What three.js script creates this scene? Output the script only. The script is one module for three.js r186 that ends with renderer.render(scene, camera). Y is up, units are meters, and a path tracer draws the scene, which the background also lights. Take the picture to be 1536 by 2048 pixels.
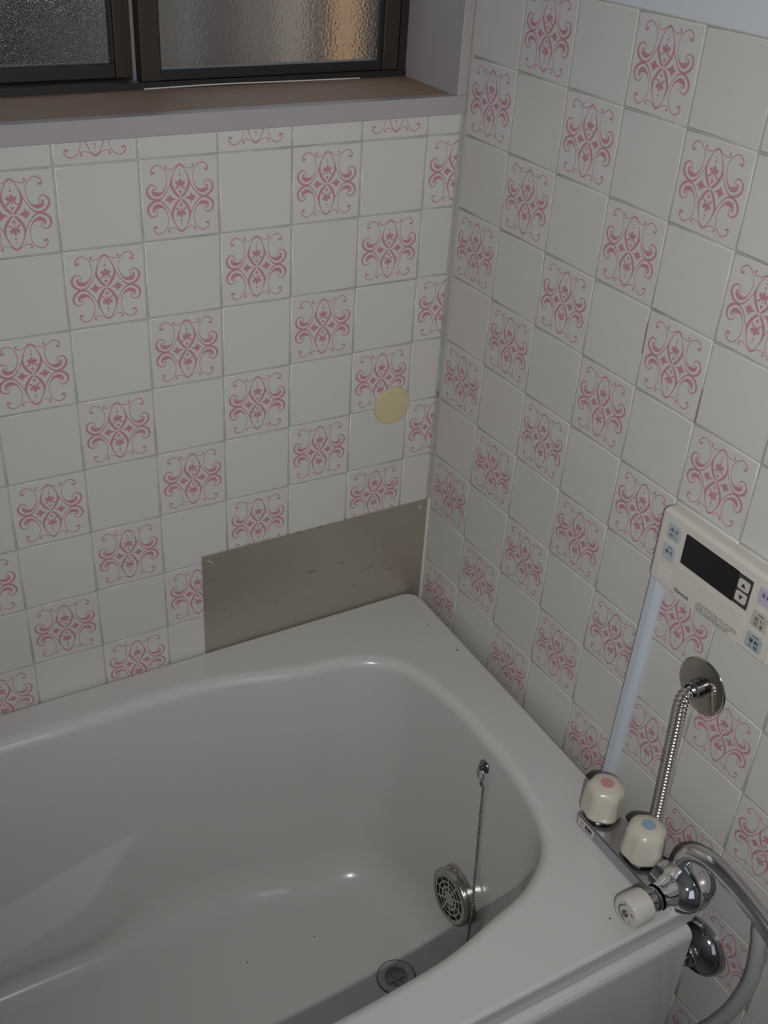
import * as THREE from 'three';
import { RoundedBoxGeometry } from 'three/addons/geometries/RoundedBoxGeometry.js';
import { mergeGeometries, mergeVertices } from 'three/addons/utils/BufferGeometryUtils.js';
import { RectAreaLightUniformsLib } from 'three/addons/lights/RectAreaLightUniformsLib.js';
import { Brush, Evaluator, SUBTRACTION } from 'three-bvh-csg';
import { ImprovedNoise } from 'three/addons/math/ImprovedNoise.js';

// ------------------------------------------------------------------ camera, sky, lights, exposure
const scene = new THREE.Scene();
const V = (x, y, z) => new THREE.Vector3(x, y, z);
const camera = new THREE.PerspectiveCamera(50.594, 0.75, 0.02, 60);
const camX = V(0.8656, 0.0568, 0.4975), camUp = V(0.2254, 0.843, -0.4884), camFwd = V(0.4471, -0.5349, -0.7169);
camera.position.set(-0.8664, 1.6504, 1.2538);
camera.quaternion.setFromRotationMatrix(new THREE.Matrix4().makeBasis(camX, camUp, camFwd.clone().negate()));
camera.updateMatrixWorld(true);
scene.add(camera);

scene.background = new THREE.Color().setRGB(1.0, 1.12, 1.3);   // overcast daylight outside

const renderer = new THREE.WebGLRenderer({ antialias: true });
renderer.toneMapping = THREE.LinearToneMapping;
renderer.toneMappingExposure = 1.04;
renderer.shadowMap.enabled = true;
RectAreaLightUniformsLib.init();

// the flash of the camera that took the picture, beside and below its lens
const flash = new THREE.SpotLight(new THREE.Color().setRGB(1.0, 0.985, 0.965), 2.36, 0, 0.9, 1.0, 2);
flash.name = 'camera_flash';
flash.position.copy(camera.position).addScaledVector(camX, 0.06).addScaledVector(camUp, -0.075);
flash.target.position.copy(flash.position).addScaledVector(camFwd, 1.0).addScaledVector(camUp, 0.11).addScaledVector(camX, 0.07);
flash.castShadow = true; flash.shadow.mapSize.set(2048, 2048); flash.shadow.camera.near = 0.05; flash.shadow.camera.far = 6; flash.shadow.radius = 0.45; flash.shadow.bias = -0.0004;
scene.add(flash, flash.target);

// unseen door pane behind the camera, its cool glow placed to light the room
const UNSEEN_DOOR = { x: -0.72, y: 1.3, w: 0.56, h: 1.1, z: 1.885 };
const unseenDoorLight = new THREE.RectAreaLight(new THREE.Color().setRGB(0.8, 0.9, 1.0), 0.4, UNSEEN_DOOR.w, UNSEEN_DOOR.h);
unseenDoorLight.name = 'unseen_door_light';
unseenDoorLight.position.set(UNSEEN_DOOR.x, UNSEEN_DOOR.y, UNSEEN_DOOR.z - 0.012);
unseenDoorLight.lookAt(UNSEEN_DOOR.x, UNSEEN_DOOR.y, 0);
scene.add(unseenDoorLight);

// ------------------------------------------------------------------ helpers
let seed = 20240611;
const rnd = () => { seed = (seed * 1664525 + 1013904223) >>> 0; return seed / 4294967296; };
const perlin = new ImprovedNoise();
const taken = {};
function numbered(name) { const n = taken[name] ?? 0; taken[name] = n + 1; return n ? name + '_' + String(n).padStart(3, '0') : name; }
function mesh(name, geo, mat, parent) {
  const m = new THREE.Mesh(Array.isArray(geo) ? mergeGeometries(geo.map((g) => { const c = g.index ? g.toNonIndexed() : g; for (const k of Object.keys(c.attributes)) if (!['position', 'normal', 'uv'].includes(k)) c.deleteAttribute(k); return c; })) : geo, mat);
  m.name = name; m.castShadow = true; m.receiveShadow = true;
  if (parent) parent.add(m);
  return m;
}
function tag(o, label, category, kind, group) {
  o.name = numbered(o.name); o.userData.label = label; o.userData.category = category;
  if (kind) o.userData.kind = kind;
  if (group) o.userData.group = group;
  scene.add(o);
  return o;
}
function thing(name, label, category, pos = [0, 0, 0], kind, group) {
  const g = new THREE.Group(); g.name = name; g.position.set(...pos);
  return tag(g, label, category, kind, group);
}
function box(x0, x1, y0, y1, z0, z1) { const g = new THREE.BoxGeometry(x1 - x0, y1 - y0, z1 - z0); g.translate((x0 + x1) / 2, (y0 + y1) / 2, (z0 + z1) / 2); return g; }
function rbox(x0, x1, y0, y1, z0, z1, r = 0.002, seg = 3) { const g = new RoundedBoxGeometry(x1 - x0, y1 - y0, z1 - z0, seg, r); g.translate((x0 + x1) / 2, (y0 + y1) / 2, (z0 + z1) / 2); return g; }
const lin = (r, g, b) => new THREE.Color().setRGB(r, g, b);
function mat(c, roughness, extra = {}) { return new THREE.MeshPhysicalMaterial({ color: c, roughness, ...extra }); }
function canvas(w, h) { const c = document.createElement('canvas'); c.width = w; c.height = h; return c; }
function tex(c, srgb = true) { const t = new THREE.CanvasTexture(c); if (srgb) t.colorSpace = THREE.SRGBColorSpace; t.magFilter = THREE.LinearFilter; t.anisotropy = 8; return t; }
function noiseTex(n, fn, srgb = false) {        // fn(i, j) -> 0..1 or [r, g, b]
  const d = new Uint8Array(n * n * 4);
  for (let j = 0; j < n; j++) for (let i = 0; i < n; i++) {
    const v = fn(i / n, j / n), k = (j * n + i) * 4, a = Array.isArray(v) ? v : [v, v, v];
    for (let c = 0; c < 3; c++) d[k + c] = Math.max(0, Math.min(255, a[c] * 255)); d[k + 3] = 255;
  }
  const t = new THREE.DataTexture(d, n, n, THREE.RGBAFormat); t.magFilter = THREE.LinearFilter; t.wrapS = t.wrapT = THREE.RepeatWrapping;
  if (srgb) t.colorSpace = THREE.SRGBColorSpace; t.needsUpdate = true; return t;
}
const fbm = (x, y, o = 4, s = 0) => { let a = 0, w = 0.5; for (let k = 0; k < o; k++) { a += w * perlin.noise(x, y, s + k * 7.3); x *= 2; y *= 2; w *= 0.5; } return a; };
// a tube along points with a radius function
function tube(points, r, seg = 64, rad = 16, closed = false) {
  const curve = points instanceof THREE.Curve ? points : new THREE.CatmullRomCurve3(points.map((p) => V(...p)), closed, 'centripetal');
  if (typeof r === 'number') return new THREE.TubeGeometry(curve, seg, r, rad, closed);
  const fr = curve.computeFrenetFrames(seg, closed), pos = [], uv = [], idx = [];
  for (let i = 0; i <= seg; i++) {
    const p = curve.getPointAt(i / seg), R = r(i / seg);
    for (let j = 0; j <= rad; j++) { const a = j / rad * Math.PI * 2, c = Math.cos(a) * R, s = Math.sin(a) * R; pos.push(p.x + fr.normals[i].x * c + fr.binormals[i].x * s, p.y + fr.normals[i].y * c + fr.binormals[i].y * s, p.z + fr.normals[i].z * c + fr.binormals[i].z * s); uv.push(i / seg, j / rad); }
  }
  for (let i = 0; i < seg; i++) for (let j = 0; j < rad; j++) { const a = i * (rad + 1) + j, b = a + rad + 1; idx.push(a, a + 1, b, b, a + 1, b + 1); }
  const g = new THREE.BufferGeometry(); g.setAttribute('position', new THREE.Float32BufferAttribute(pos, 3)); g.setAttribute('uv', new THREE.Float32BufferAttribute(uv, 2)); g.setIndex(idx); g.computeVertexNormals();
  return g;
}
function lathe(pts, seg = 48) { return new THREE.LatheGeometry(pts.map((p) => new THREE.Vector2(p[0], p[1])), seg); }

// ------------------------------------------------------------------ materials
const bumpFine = noiseTex(256, (u, v) => 0.5 + 0.9 * fbm(u * 8, v * 8, 4, 3));
const chrome = mat(lin(0.78, 0.79, 0.82), 0.06, { metalness: 1 });
const chromeDull = mat(lin(0.62, 0.62, 0.62), 0.2, { metalness: 1 });
const blackRubber = mat(lin(0.02, 0.02, 0.022), 0.7);  // near-black rubber of the drain gasket
const M = {
  casing: mat(lin(0.42, 0.39, 0.4), 0.45),
  sill: mat(lin(0.42, 0.28, 0.19), 0.65),
  bronze: mat(lin(0.05, 0.036, 0.028), 0.45, { metalness: 0.25 }),
  bronzeDark: mat(lin(0.02, 0.017, 0.016), 0.5),
  board: mat(lin(0.65, 0.69, 0.73), 0.5),
  plain: mat(lin(0.6, 0.58, 0.55), 0.5),
  caulk: mat(lin(0.7, 0.7, 0.68), 0.5),
};

// ------------------------------------------------------------------ the printed tile
const TONE = [[209, 209, 206], [208, 207, 204], [210, 208, 204]];
function ornament(tone) {
  const n = 512, c = canvas(n, n), x = c.getContext('2d');
  x.fillStyle = `rgb(${tone})`; x.fillRect(0, 0, n, n);
  const ink = 'rgb(196,140,153)';
  const S = 0.495 * n;
  const stroke = (pts) => {        // pts: [u, v, half width] through which a line of changing width runs
    const cu = new THREE.CatmullRomCurve3(pts.map((p) => V(p[0], p[1], p[2])), false, 'centripetal');
    for (let k = 0; k <= 260; k++) { const p = cu.getPoint(k / 260); x.beginPath(); x.arc(p.x * S, -p.y * S, (Math.max(p.z, 0.004) * 1.15 + 0.002) * S, 0, 7); x.fill(); }
  };
  const poly = (pts) => { x.beginPath(); pts.forEach((p, i) => (i ? x.lineTo(p[0] * S, -p[1] * S) : x.moveTo(p[0] * S, -p[1] * S))); x.closePath(); x.fill(); };
  const dot = (u, v, r) => { x.beginPath(); x.arc(u * S, -v * S, r * S, 0, 7); x.fill(); };
  for (const sx of [1, -1]) for (const sy of [1, -1]) {
    x.save(); x.translate(n / 2, n / 2); x.scale(sx, sy); x.fillStyle = ink;
    stroke([[0, 0.85, 0.018], [0.09, 0.77, 0.008], [0.18, 0.61, 0.009], [0.225, 0.47, 0.016], [0.23, 0.35, 0.024], [0.17, 0.2, 0.027], [0.09, 0.09, 0.024], [0.035, 0.035, 0.018]]);
    stroke([[0.225, 0.47, 0.008], [0.29, 0.33, 0.007], [0.39, 0.16, 0.01], [0.5, 0.045, 0.014], [0.62, 0.012, 0.018], [0.76, 0.06, 0.024], [0.855, 0.18, 0.024], [0.845, 0.32, 0.017], [0.75, 0.4, 0.012], [0.655, 0.37, 0.008], [0.622, 0.3, 0.006], [0.645, 0.235, 0.006]]);
    stroke([[0.67, 0.685, 0.024], [0.72, 0.665, 0.012], [0.738, 0.726, 0.011], [0.69, 0.815, 0.011], [0.585, 0.86, 0.01], [0.455, 0.8, 0.008], [0.375, 0.69, 0.007], [0.34, 0.534, 0.006], [0.365, 0.37, 0.007], [0.43, 0.235, 0.012], [0.51, 0.165, 0.026], [0.595, 0.15, 0.044], [0.67, 0.17, 0.042], [0.725, 0.22, 0.02], [0.725, 0.265, 0.012], [0.695, 0.28, 0.018]]);
    stroke([[0, 0.85, 0.012], [0.06, 0.83, 0.007], [0.12, 0.782, 0.006], [0.215, 0.742, 0.006], [0.315, 0.742, 0.007], [0.362, 0.785, 0.01], [0.335, 0.83, 0.016]]);
    dot(0.332, 0.825, 0.022); dot(0.665, 0.69, 0.028);
    dot(0, 0.745, 0.011); dot(0, 0.66, 0.017); dot(0, 0.576, 0.026);
    poly([[0, 0.51], [0.022, 0.47], [0.05, 0.455], [0.03, 0.42], [0.018, 0.36], [0, 0.34]]);
    stroke([[0.01, 0.345, 0.016], [0.05, 0.37, 0.024], [0.085, 0.4, 0.03], [0.105, 0.385, 0.014]]);
    poly([[0.115, 0.43], [0.12, 0.36], [0.07, 0.34], [0.04, 0.38]]);
    stroke([[0.01, 0.34, 0.01], [0.06, 0.315, 0.014], [0.09, 0.27, 0.014], [0.13, 0.245, 0.008]]);
    dot(0.135, 0.25, 0.014);
    poly([[0, 0.37], [0.012, 0.34], [0.01, 0.235], [0, 0.235]]);
    poly([[0, 0.19], [0.055, 0.195], [0.02, 0.14], [0, 0.09]]);
    poly([[0.1, 0], [0.19, 0.026], [0.245, 0.06], [0.29, 0.145], [0.297, 0.075], [0.365, 0.078], [0.33, 0.034], [0.415, 0.024], [0.38, 0]]);
    x.restore();
  }
  x.globalAlpha = 0.05; for (let k = 0; k < 60; k++) { x.fillStyle = rnd() < 0.5 ? '#fff' : '#998f80'; x.beginPath(); x.arc(rnd() * n, rnd() * n, 1 + rnd() * 2, 0, 7); x.fill(); }
  return tex(c);
}
const tileOpt = { bumpMap: bumpFine, bumpScale: 0.00012, ior: 1.5 };
const printMats = TONE.slice(0, 2).map((t) => new THREE.MeshPhysicalMaterial({ map: ornament(t), roughness: 0.3, ...tileOpt }));
const plainMats = TONE.map((t) => new THREE.MeshPhysicalMaterial({ color: new THREE.Color().setRGB(t[0] / 255, t[1] / 255, t[2] / 255, THREE.SRGBColorSpace), roughness: 0.3, ...tileOpt }));
const groutTex = noiseTex(512, (u, v) => {
  const a = fbm(u * 60, v * 60, 3, 1) * 0.09, b = Math.max(0, fbm(u * 9, v * 9, 4, 9) - 0.12);
  return [0.715 + a - b * 0.25, 0.72 + a - b * 0.27, 0.69 + a - b * 0.36];
}, true);
const grout = new THREE.MeshPhysicalMaterial({ map: groutTex, roughness: 0.85 });
const P = 0.1, Q = 0.0993, ROW0 = 1.303, GAP = 0.0022, THICK = 0.0014;
const tileCache = {};
// a tile cut to u0..u1, v0..v1 of its full size; lies in its own xy plane with soft pillowed edges and its back on z = -THICK
function tileGeo(u0, u1, v0, v1) {
  const key = [u0, u1, v0, v1].join();
  if (tileCache[key]) return tileCache[key];
  const W = P - GAP, H = Q - GAP, x0 = (u0 - 0.5) * W, x1 = (u1 - 0.5) * W, y0 = (v0 - 0.5) * H, y1 = (v1 - 0.5) * H, c = 0.0016;
  const pos = [], nor = [], uv = [], idx = [];
  const ring = (i, z, t) => { for (const [a, b] of [[-1, -1], [1, -1], [1, 1], [-1, 1]]) { const X = a < 0 ? x0 + i : x1 - i, Y = b < 0 ? y0 + i : y1 - i; pos.push(X, Y, z); const n = V(a * t, b * t, 1).normalize(); nor.push(n.x, n.y, n.z); uv.push(X / W + 0.5, Y / H + 0.5); } };
  ring(c, 0, 0); ring(0, -0.0008, 0.9); ring(0, -0.0008, 4); ring(0, -THICK, 4);
  idx.push(0, 1, 2, 0, 2, 3);
  for (const o of [0, 8]) for (let k = 0; k < 4; k++) { const a = o + k, b = o + (k + 1) % 4; idx.push(a, a + 4, b, b, a + 4, b + 4); }
  const g = new THREE.BufferGeometry(); g.setAttribute('position', new THREE.Float32BufferAttribute(pos, 3)); g.setAttribute('normal', new THREE.Float32BufferAttribute(nor, 3)); g.setAttribute('uv', new THREE.Float32BufferAttribute(uv, 2)); g.setIndex(idx);
  return (tileCache[key] = g);
}
function addTile(wall, printed, center, turn, cut) {
  const m = mesh('tile', tileGeo(...cut), printed ? printMats[Math.floor(rnd() * 2)] : plainMats[Math.floor(rnd() * 3)], wall);
  m.position.copy(center); m.rotation.y = turn;
  m.rotation.x += (rnd() - 0.5) * 0.004; m.rotateY((rnd() - 0.5) * 0.004);
}
function groutBox(x0, x1, y0, y1, z0, z1) { const g = box(x0, x1, y0, y1, z0, z1), p = g.attributes.position, uv = g.attributes.uv; for (let i = 0; i < p.count; i++) uv.setXY(i, (p.getX(i) + p.getZ(i)) / 0.8, p.getY(i) / 0.8); return g; }

// ------------------------------------------------------------------ the room
const ROOM = { left: -1.25, front: 1.9, top: 2.2 };
tag(mesh('floor', box(ROOM.left - 0.1, 0.1, -0.08, 0, -0.2, ROOM.front + 0.1), mat(lin(0.3, 0.3, 0.3), 0.6)), 'grey bathroom floor under the bathtub', 'floor', 'structure');
tag(mesh('ceiling', box(ROOM.left - 0.1, 0.1, ROOM.top, ROOM.top + 0.08, -0.2, ROOM.front + 0.1), M.board), 'white bathroom ceiling', 'ceiling', 'structure');
tag(mesh('wall_left', box(ROOM.left - 0.1, ROOM.left, 0, ROOM.top, -0.2, ROOM.front + 0.1), M.plain), 'plain pale wall at the left end of the bathtub', 'wall', 'structure');
const FX0 = UNSEEN_DOOR.x - UNSEEN_DOOR.w / 2 - 0.06, FX1 = UNSEEN_DOOR.x + UNSEEN_DOOR.w / 2 + 0.06;
tag(mesh('wall_front', [box(ROOM.left, FX0, 0, ROOM.top, ROOM.front, ROOM.front + 0.1), box(FX1, 0, 0, ROOM.top, ROOM.front, ROOM.front + 0.1), box(FX0, FX1, 1.96, ROOM.top, ROOM.front, ROOM.front + 0.1)], M.plain), 'plain pale wall around the unseen bathroom door', 'wall', 'structure');
{
  const d = thing('door_1', 'unseen bathroom door, its tall glowing pane placed to light the room', 'door', [0, 0, 0], 'structure');
  const z0 = UNSEEN_DOOR.z, z1 = UNSEEN_DOOR.z + 0.035, hx = UNSEEN_DOOR.w / 2, y0 = UNSEEN_DOOR.y - UNSEEN_DOOR.h / 2, y1 = UNSEEN_DOOR.y + UNSEEN_DOOR.h / 2;
  mesh('unseen_door_frame', [box(FX0, UNSEEN_DOOR.x - hx, 0, 1.96, z0, z1), box(UNSEEN_DOOR.x + hx, FX1, 0, 1.96, z0, z1), box(UNSEEN_DOOR.x - hx, UNSEEN_DOOR.x + hx, 0, y0, z0, z1), box(UNSEEN_DOOR.x - hx, UNSEEN_DOOR.x + hx, y1, 1.96, z0, z1)], mat(lin(0.5, 0.5, 0.52), 0.4), d);
  mesh('unseen_glowing_pane', box(UNSEEN_DOOR.x - hx, UNSEEN_DOOR.x + hx, y0, y1, z0 + 0.005, z0 + 0.012), mat(lin(0.7, 0.75, 0.8), 0.6, { emissive: lin(0.8, 0.9, 1.0), emissiveIntensity: 0.12 }), d);  // out of view, glows as the source of the cool light
}

// wall with the window
const WIN = { x0: -1.12, x1: -0.016, y0: 1.353, y1: 1.9 };      // inside of the opening
const OX0 = WIN.x0 - 0.016, OY0 = 1.329, OY1 = 1.925;
const wallBack = tag(mesh('wall_back', [groutBox(ROOM.left, 0.1, 0, OY0, -0.2, -THICK), groutBox(ROOM.left, 0.1, OY1, ROOM.top, -0.2, -THICK), groutBox(ROOM.left, OX0, OY0, OY1, -0.2, -THICK), groutBox(-0.0005, 0.1, OY0, OY1, -0.2, -THICK)], grout),
  'tiled wall below the window, white tiles alternating with pink scroll print', 'wall', 'structure');
for (let j = 0; j <= 12; j++) for (let r = -1; r <= 7; r++) {
  const printed = ((j + r) % 2 + 2) % 2 === 0;
  const xr = -(0.0554 + P * (j - 1)), yt = ROW0 - Q * r;         // right and top joint of the cell
  let cut = [0, 1, 0, 1];
  if (j === 0) cut = [0, 0.51, 0, 1];
  if (j === 12) cut = [0.12, 1, 0, 1];
  if (r === -1) cut = [cut[0], cut[1], 0, 0.262];
  addTile(wallBack, printed, V(xr - P / 2, yt - Q / 2, 0), 0, cut);
}
// wall with the controller
const wallRight = tag(mesh('wall_right', groutBox(THICK, 0.1, 0, ROOM.top, -0.0022, ROOM.front), grout), 'tiled side wall behind the taps and controller, pink scroll tiles among white', 'wall', 'structure');
for (let j = 0; j <= 14; j++) for (let r = -2; r <= 13; r++) {
  const yt = ROW0 - Q * r, z0 = 0.0071 + P * j;
  if (yt < 0.47 && z0 < 0.55) continue;
  const bottom = yt - Q < 0;
  addTile(wallRight, ((j + r) % 2 + 2) % 2 === 1, V(0, yt - Q / 2, z0 + P / 2), -Math.PI / 2, [0, 1, bottom ? 0.88 : 0, 1]);
}
{
  const brown = mat(lin(0.3, 0.2, 0.12), 0.9), mould = mat(lin(0.2, 0.19, 0.165), 0.9);
  const y2 = ROW0 - 2 * Q;
  mesh('grout_stain', tube([[0.0012, y2 + 0.083, 0.4071], [0.0011, y2 + 0.07, 0.4068], [0.0011, y2 + 0.05, 0.4073], [0.0013, y2 + 0.043, 0.407]], 0.0011, 20, 6), brown, wallRight);
  mesh('grout_stain', tube([[0.0013, y2 - 0.001, 0.5071], [0.0012, y2 + 0.012, 0.507], [0.0012, y2 + 0.03, 0.5072], [0.0014, y2 + 0.042, 0.507]], 0.0008, 20, 6), brown, wallRight);
  mesh('mould_spot', tube([[-0.0012, ROW0 - 4 * Q + 0.009, -0.0004], [0.0004, ROW0 - 4 * Q + 0.001, 0.0006], [-0.0006, ROW0 - 4 * Q - 0.002, 0.0005]], 0.0013, 12, 8), mould, wallRight);
  mesh('corner_joint', box(-0.0001, THICK + 0.0005, 0.3, 1.5, -0.0008, 0.0078), mat(lin(0.56, 0.56, 0.52), 0.6), wallRight);
}
tag(mesh('trim_1', rbox(-0.010, THICK, 1.5035, ROOM.top, 0.001, ROOM.front, 0.002), M.board), 'white wall board above the top row of tiles, upper right', 'trim', 'structure');
tag(mesh('trim_2', rbox(-0.0035, 0.0005, 0.5, 0.722, 0.0005, 0.0055, 0.001), M.caulk), 'thin white sealing strip in the corner beside the steel plate', 'trim', 'structure');

// ------------------------------------------------------------------ the window
{
  const w = thing('window_1', 'sliding window of bronze sashes and frosted panes above the tub', 'window', [0, 0, 0], 'structure');
  const zb = -0.15;
  mesh('casing_rail', rbox(OX0, -0.0008, OY0, WIN.y0, -0.012, 0.004, 0.0015), M.casing, w);
  mesh('casing_rail', rbox(OX0, -0.0008, WIN.y1, OY1, -0.012, 0.004, 0.0015), M.casing, w);
  mesh('casing_stile', rbox(WIN.x1, -0.0008, WIN.y0 - 0.0005, WIN.y1, -0.012, 0.0038, 0.0015), M.casing, w);
  mesh('casing_stile', rbox(OX0, WIN.x0, WIN.y0 - 0.0005, WIN.y1, -0.012, 0.0038, 0.0015), M.casing, w);
  mesh('jamb', box(WIN.x1, -0.001, WIN.y0 - 0.01, WIN.y1, zb - 0.05, -0.0121), M.casing, w);
  mesh('jamb', box(OX0, WIN.x0, WIN.y0 - 0.01, WIN.y1, zb - 0.05, -0.0121), M.casing, w);
  mesh('head_jamb', box(WIN.x0, WIN.x1, WIN.y1, OY1, zb - 0.05, -0.0121), M.casing, w);
  mesh('sill', box(WIN.x0, WIN.x1, OY0, WIN.y0 - 0.0005, zb - 0.05, -0.0121), M.sill, w);
  mesh('sealant', tube([[-0.4, WIN.y0 + 0.0005, zb + 0.0198], [-0.3, WIN.y0 + 0.002, zb + 0.0212], [-0.2, WIN.y0 + 0.001, zb + 0.0206], [-0.14, WIN.y0 + 0.0005, zb + 0.02], [-0.09, WIN.y0, zb + 0.0195]], 0.001, 40, 6), M.caulk, w);
  // outer frame, dark
  mesh('outer_frame', [box(WIN.x0, WIN.x1, WIN.y0 - 0.001, WIN.y0 + 0.008, zb - 0.05, zb + 0.02), box(WIN.x1 - 0.012, WIN.x1 - 0.0002, WIN.y0 + 0.008, WIN.y1, zb - 0.05, zb + 0.018), box(WIN.x0 + 0.0002, WIN.x0 + 0.012, WIN.y0 + 0.008, WIN.y1, zb - 0.05, zb + 0.018), box(WIN.x0 + 0.012, WIN.x1 - 0.012, WIN.y1 - 0.01, WIN.y1 - 0.0002, zb - 0.05, zb + 0.018)], M.bronzeDark, w);
  const frostR = noiseTex(512, (u, v) => 0.5 + 1.1 * fbm(u * 32, v * 32, 3, 21));
  const frostL = noiseTex(512, (u, v) => 0.5 + 1.4 * Math.max(-0.1, fbm(u * 64, v * 64, 2, 55)));
  const glassR = mat(lin(0.85, 0.83, 0.8), 0.14, { specularIntensity: 0.5, transmission: 1, thickness: 0.004, ior: 1.5, bumpMap: frostR, bumpScale: 0.0002 });
  const glassL = mat(lin(0.62, 0.6, 0.58), 0.16, { specularIntensity: 0.7, transmission: 1, thickness: 0.004, ior: 1.5, bumpMap: frostL, bumpScale: 0.0006 });
  const uvMetres = (g) => { const p = g.attributes.position, uv = g.attributes.uv; for (let i = 0; i < p.count; i++) uv.setXY(i, p.getX(i) / 0.11, p.getY(i) / 0.11); return g; };
  function sash(x0, x1, z, sl, sr, rail, glass, lip) {
    const s = new THREE.Group(); s.name = 'sash'; w.add(s);
    const y0 = WIN.y0 + 0.008, y1 = WIN.y1 - 0.012, d = 0.011;
    mesh('stile', rbox(x0, x0 + sl, y0, y1, z - d, z + d, 0.0015), M.bronze, s);
    mesh('stile', rbox(x1 - sr, x1, y0, y1, z - d, z + d, 0.0015), M.bronze, s);
    mesh('rail', rbox(x0 + sl, x1 - sr, y0, y0 + rail, z - d, z + d - 0.002, 0.0015), M.bronzeDark, s);
    mesh('rail', rbox(x0 + sl, x1 - sr, y1 - rail, y1, z - d, z + d - 0.002, 0.0015), M.bronzeDark, s);
    mesh('gasket', [box(x0 + sl, x0 + sl + lip, y0 + rail, y1 - rail, z - 0.004, z + 0.006), box(x1 - sr - lip, x1 - sr, y0 + rail, y1 - rail, z - 0.004, z + 0.006)], M.bronzeDark, s);
    mesh('pane', uvMetres(box(x0 + sl - 0.003, x1 - sr + 0.003, y0 + rail - 0.003, y1 - rail + 0.003, z - 0.002, z + 0.002)), glass, s);
  }
  sash(-0.4005, WIN.x1 - 0.0125, zb + 0.006, 0.0255, 0.024, 0.013, glassR, 0.0025);
  sash(WIN.x0 + 0.0125, -0.402, zb - 0.022, 0.025, 0.022, 0.018, glassL, 0.004);
}
// outside: boards toned in vertical bands, one orange, close to the window
tag(mesh('ground', box(-4, 4, -0.12, -0.081, -4, -0.2), mat(lin(0.16, 0.14, 0.12), 0.9)), 'bare ground outside the window', 'ground', 'structure');
{
  const f = thing('board_fence', 'brown board fence outside behind the frosted panes', 'fence', [0, -0.08, -0.6]);
  const tones = [lin(0.13, 0.105, 0.09), lin(0.2, 0.17, 0.14), lin(0.075, 0.06, 0.055), lin(0.5, 0.29, 0.15), lin(0.24, 0.22, 0.2), lin(0.03, 0.028, 0.03), lin(0.34, 0.27, 0.21)].map((c) => mat(c, 0.85));
  const seq = [[-1.5, -1.2, 0], [-1.2, -1.0, 2], [-1.0, -0.85, 0], [-0.85, -0.7, 2], [-0.7, -0.58, 0], [-0.58, -0.42, 2], [-0.42, -0.34, 0], [-0.34, -0.25, 4], [-0.25, -0.19, 1], [-0.19, -0.14, 4], [-0.14, -0.08, 0], [-0.08, -0.01, 1], [-0.01, 0.068, 6], [0.068, 0.096, 5], [0.096, 0.17, 3], [0.17, 0.4, 5], [0.4, 0.6, 2], [0.6, 0.85, 2], [0.85, 1.2, 0]];
  for (const [a, b, t] of seq) mesh('board', rbox(a + 0.003, b - 0.003, 0, 1.62, -0.012, 0.012, 0.002, 2), tones[t], f);
  mesh('rail', box(-1.5, 1.2, 0.4, 0.48, -0.05, -0.0125), tones[2], f);
  mesh('rail', box(-1.5, 1.2, 1.44, 1.52, -0.05, -0.0125), tones[2], f);
}

// ------------------------------------------------------------------ the bathtub
const RIM = 0.54, TF = 0.083;
const tubMat = mat(lin(0.64, 0.64, 0.625), 0.2, { ior: 1.5, clearcoat: 0.35, clearcoatRoughness: 0.05 });
const bathtub = thing('bathtub', 'cream white bathtub set between the tiled walls', 'bathtub');
const lipPts = [[-0.72, 0.052], [-0.62, 0.055], [-0.53, 0.0545], [-0.465, 0.055], [-0.395, 0.064], [-0.335, 0.08], [-0.29, 0.0935], [-0.25, 0.099], [-0.206, 0.106], [-0.16, 0.124], [-0.126, 0.157], [-0.108, 0.205], [-0.0965, 0.272], [-0.0935, 0.35], [-0.098, 0.44], [-0.115, 0.522], [-0.1425, 0.57], [-0.2, 0.609], [-0.27, 0.629], [-0.343, 0.647], [-0.42, 0.655], [-0.5, 0.659], [-0.62, 0.661], [-0.75, 0.661], [-0.9, 0.65], [-1.02, 0.61], [-1.1, 0.53], [-1.135, 0.42], [-1.138, 0.3], [-1.11, 0.18], [-1.04, 0.1], [-0.95, 0.064], [-0.83, 0.053]];
const NL = 200;
const lipCurve = new THREE.CatmullRomCurve3(lipPts.map((p) => V(p[0], 0, p[1])), true, 'centripetal');
const lip = lipCurve.getSpacedPoints(NL).slice(0, NL);
const sm = (a, b, t) => { t = Math.max(0, Math.min(1, (t - a) / (b - a))); return t * t * (3 - 2 * t); };
function tubPoint(p, rho, y) {
  const cx = Math.max(-0.86, Math.min(-0.38, p.x)), cz = 0.36;
  let x = cx + (p.x - cx) * rho, z = cz + (p.z - cz) * rho;
  return V(x, y, z);
}
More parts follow.
